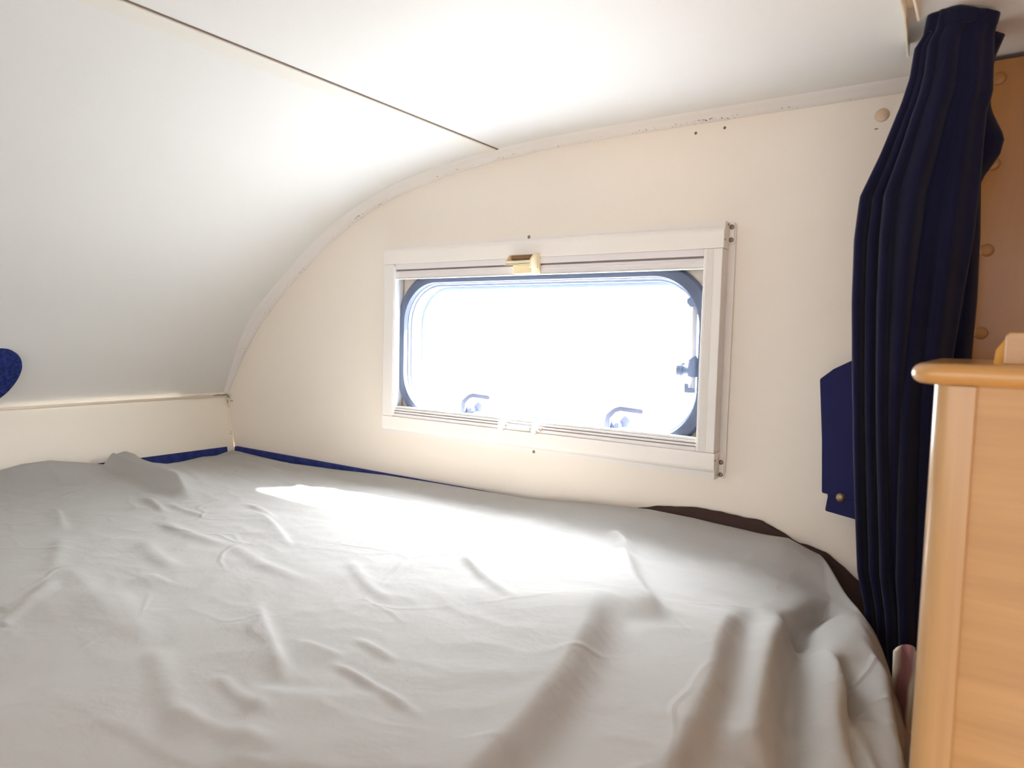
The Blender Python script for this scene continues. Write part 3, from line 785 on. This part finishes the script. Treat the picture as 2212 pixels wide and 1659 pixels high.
# top board: full bullnose along the front and the left end
x0, x1, y0, y1, zt, zb = -.0415, .45, YC-.004, .715, -.0105, -.0240
rc = .016; rows = []
foot = []
for k in range(9):
    a = math.radians(180+90*k/8); foot.append((x0+rc+rc*math.cos(a), y0+rc+rc*math.sin(a)))
foot = [(x0, y1)] + foot + [(x1, y0), (x1, y1)]
cxm, cym = (x0+x1)/2, (y0+y1)/2
v = []; f = []; n = len(foot); R_ = (zt-zb)/2
for k in range(9):
    a = math.pi*(k/8-.5); ins = R_*(1-math.cos(a)); z = (zt+zb)/2+R_*math.sin(a)
    for (x, y) in foot:
        xx = x+ins if x < .1 else x
        yy = y+ins*(1 if y < .6 else 0)
        v.append((xx, yy, z))
for i in range(8):
    for j in range(n): f.append((i*n+j, i*n+(j+1)%n, (i+1)*n+(j+1)%n, (i+1)*n+j))
f += [tuple(range(n)), tuple(8*n+j for j in range(n))]
tb = link_mesh('top_board', v, f, M_TOP, cb, smooth=True)
es = tb.modifiers.new('split', 'EDGE_SPLIT'); es.split_angle = math.radians(50)
# rounded corner post
post = []
xa, xb = -.0285, -.0055
for k in range(11):
    a = math.radians(180+90*k/10); post.append((xa+.013+.013*math.cos(a), YC+.013+.013*math.sin(a)))
post = [(xa, .70)] + post + [(xb-.001, YC), (xb, YC+.001), (xb, .70)]
po = MB().prism(post, 2, -1.4545, zb).build('corner_post', M_POST, cb, smooth=True)
es = po.modifiers.new('split', 'EDGE_SPLIT'); es.split_angle = math.radians(40)
MB().box(xb-.0002, .44, YC+.003, .70, -1.4545, zb).build('front_panel', M_CAB, cb)
# wooden block on the top board, with a yellow-orange edge band
blk = MB().prism([(.0068, zt), (.0068, .0075), (.0088, .0095), (.13, .0095), (.13, zt)], 1, .535, .58).build('wooden_block', M_TOP, bevel=.0008)
tag(blk, 'small honey wood block on the rounded cabinet top', 'block')
MB().prism([(.0015, zt), (.0022, -.002), (.0068, .0055), (.0068, zt)], 1, .545, .58).build('edge_band', M_YEL, blk)['label'] = 'yellow orange edge band'

# ------------------------------------------------------------------ light
wd = bpy.data.worlds.new('daylight'); scn.world = wd; wd.use_nodes = True
nt = wd.node_tree; nt.nodes.clear()
out = nt.nodes.new('ShaderNodeOutputWorld'); bg = nt.nodes.new('ShaderNodeBackground')
tc = nt.nodes.new('ShaderNodeTexCoord'); sp = nt.nodes.new('ShaderNodeSeparateXYZ')
nt.links.new(tc.outputs['Generated'], sp.inputs[0])
mr = nt.nodes.new('ShaderNodeMapRange'); mr.inputs['From Min'].default_value = -.25; mr.inputs['From Max'].default_value = .35
mr.inputs['To Min'].default_value = 1.12; mr.inputs['To Max'].default_value = 7.5
nt.links.new(sp.outputs['Y'], mr.inputs['Value'])
# the cabin side (+X) is dimmer than the open air on the other sides
mx_ = nt.nodes.new('ShaderNodeMapRange'); mx_.inputs['From Min'].default_value = -.1; mx_.inputs['From Max'].default_value = .7
mx_.inputs['To Min'].default_value = 1.5; mx_.inputs['To Max'].default_value = 1.1
nt.links.new(sp.outputs['X'], mx_.inputs['Value'])
mu_ = nt.nodes.new('ShaderNodeMath'); mu_.operation = 'MULTIPLY'
nt.links.new(mr.outputs[0], mu_.inputs[0]); nt.links.new(mx_.outputs[0], mu_.inputs[1])
mz_ = nt.nodes.new('ShaderNodeMapRange'); mz_.inputs['From Min'].default_value = .15; mz_.inputs['From Max'].default_value = .7
mz_.inputs['To Min'].default_value = 1; mz_.inputs['To Max'].default_value = 3.2     # sky overhead is brighter than the horizon
nt.links.new(sp.outputs['Z'], mz_.inputs['Value'])
mv_ = nt.nodes.new('ShaderNodeMath'); mv_.operation = 'MULTIPLY'
nt.links.new(mu_.outputs[0], mv_.inputs[0]); nt.links.new(mz_.outputs[0], mv_.inputs[1]); nt.links.new(mv_.outputs[0], bg.inputs['Strength'])
wc_ = nt.nodes.new('ShaderNodeMixRGB'); wc_.inputs['Color1'].default_value = (.995, .985, .965, 1); wc_.inputs['Color2'].default_value = (.965, .985, 1, 1)
wf_ = nt.nodes.new('ShaderNodeMapRange'); wf_.inputs['From Min'].default_value = -.25; wf_.inputs['From Max'].default_value = .35
nt.links.new(sp.outputs['Y'], wf_.inputs['Value']); nt.links.new(wf_.outputs[0], wc_.inputs['Fac']); nt.links.new(wc_.outputs[0], bg.inputs['Color'])
nt.links.new(bg.outputs[0], out.inputs['Surface'])
sun = bpy.data.lights.new('sun', 'SUN'); sun.energy = 54; sun.angle = math.radians(3); sun.color = (1, .97, .92)
so = bpy.data.objects.new('sun', sun); COL.objects.link(so); so.location = (1, 4, 5)
so.rotation_euler = Vector((-.74, -1.0, -1.40)).to_track_quat('-Z', 'Y').to_euler()

# ------------------------------------------------------------------ camera
cam = bpy.data.cameras.new('camera'); co = bpy.data.objects.new('camera', cam); COL.objects.link(co)
cam.sensor_width = 36; cam.lens = 36*1511.32/2212; cam.clip_start = .02
a, bt, cc_ = .599304, -.0692576, .0245666
ca, sa, cb_, sb, c1, s1_ = math.cos(a), math.sin(a), math.cos(bt), math.sin(bt), math.cos(cc_), math.sin(cc_)
fw = Vector((-sa*cb_, ca*cb_, sb)); rt = Vector((ca, sa, 0)); up = rt.cross(fw)
r2 = c1*rt+s1_*up; u2 = -s1_*rt+c1*up
m = Matrix((r2, u2, -fw)).transposed().to_4x4(); m.translation = W((0, 0, 0)); co.matrix_world = m
cam.dof.use_dof = True; cam.dof.focus_distance = 1.30; cam.dof.aperture_fstop = 9
scn.camera = co

vs_ = scn.view_settings
scn.display_settings.display_device = 'sRGB'
vs_.view_transform = 'Standard'; vs_.look = 'None'; vs_.exposure = .4; vs_.gamma = 1; vs_.use_curve_mapping = False
scn.cycles.use_denoising = True
scn.cycles.max_bounces = 12; scn.cycles.diffuse_bounces = 8; scn.cycles.transparent_max_bounces = 8
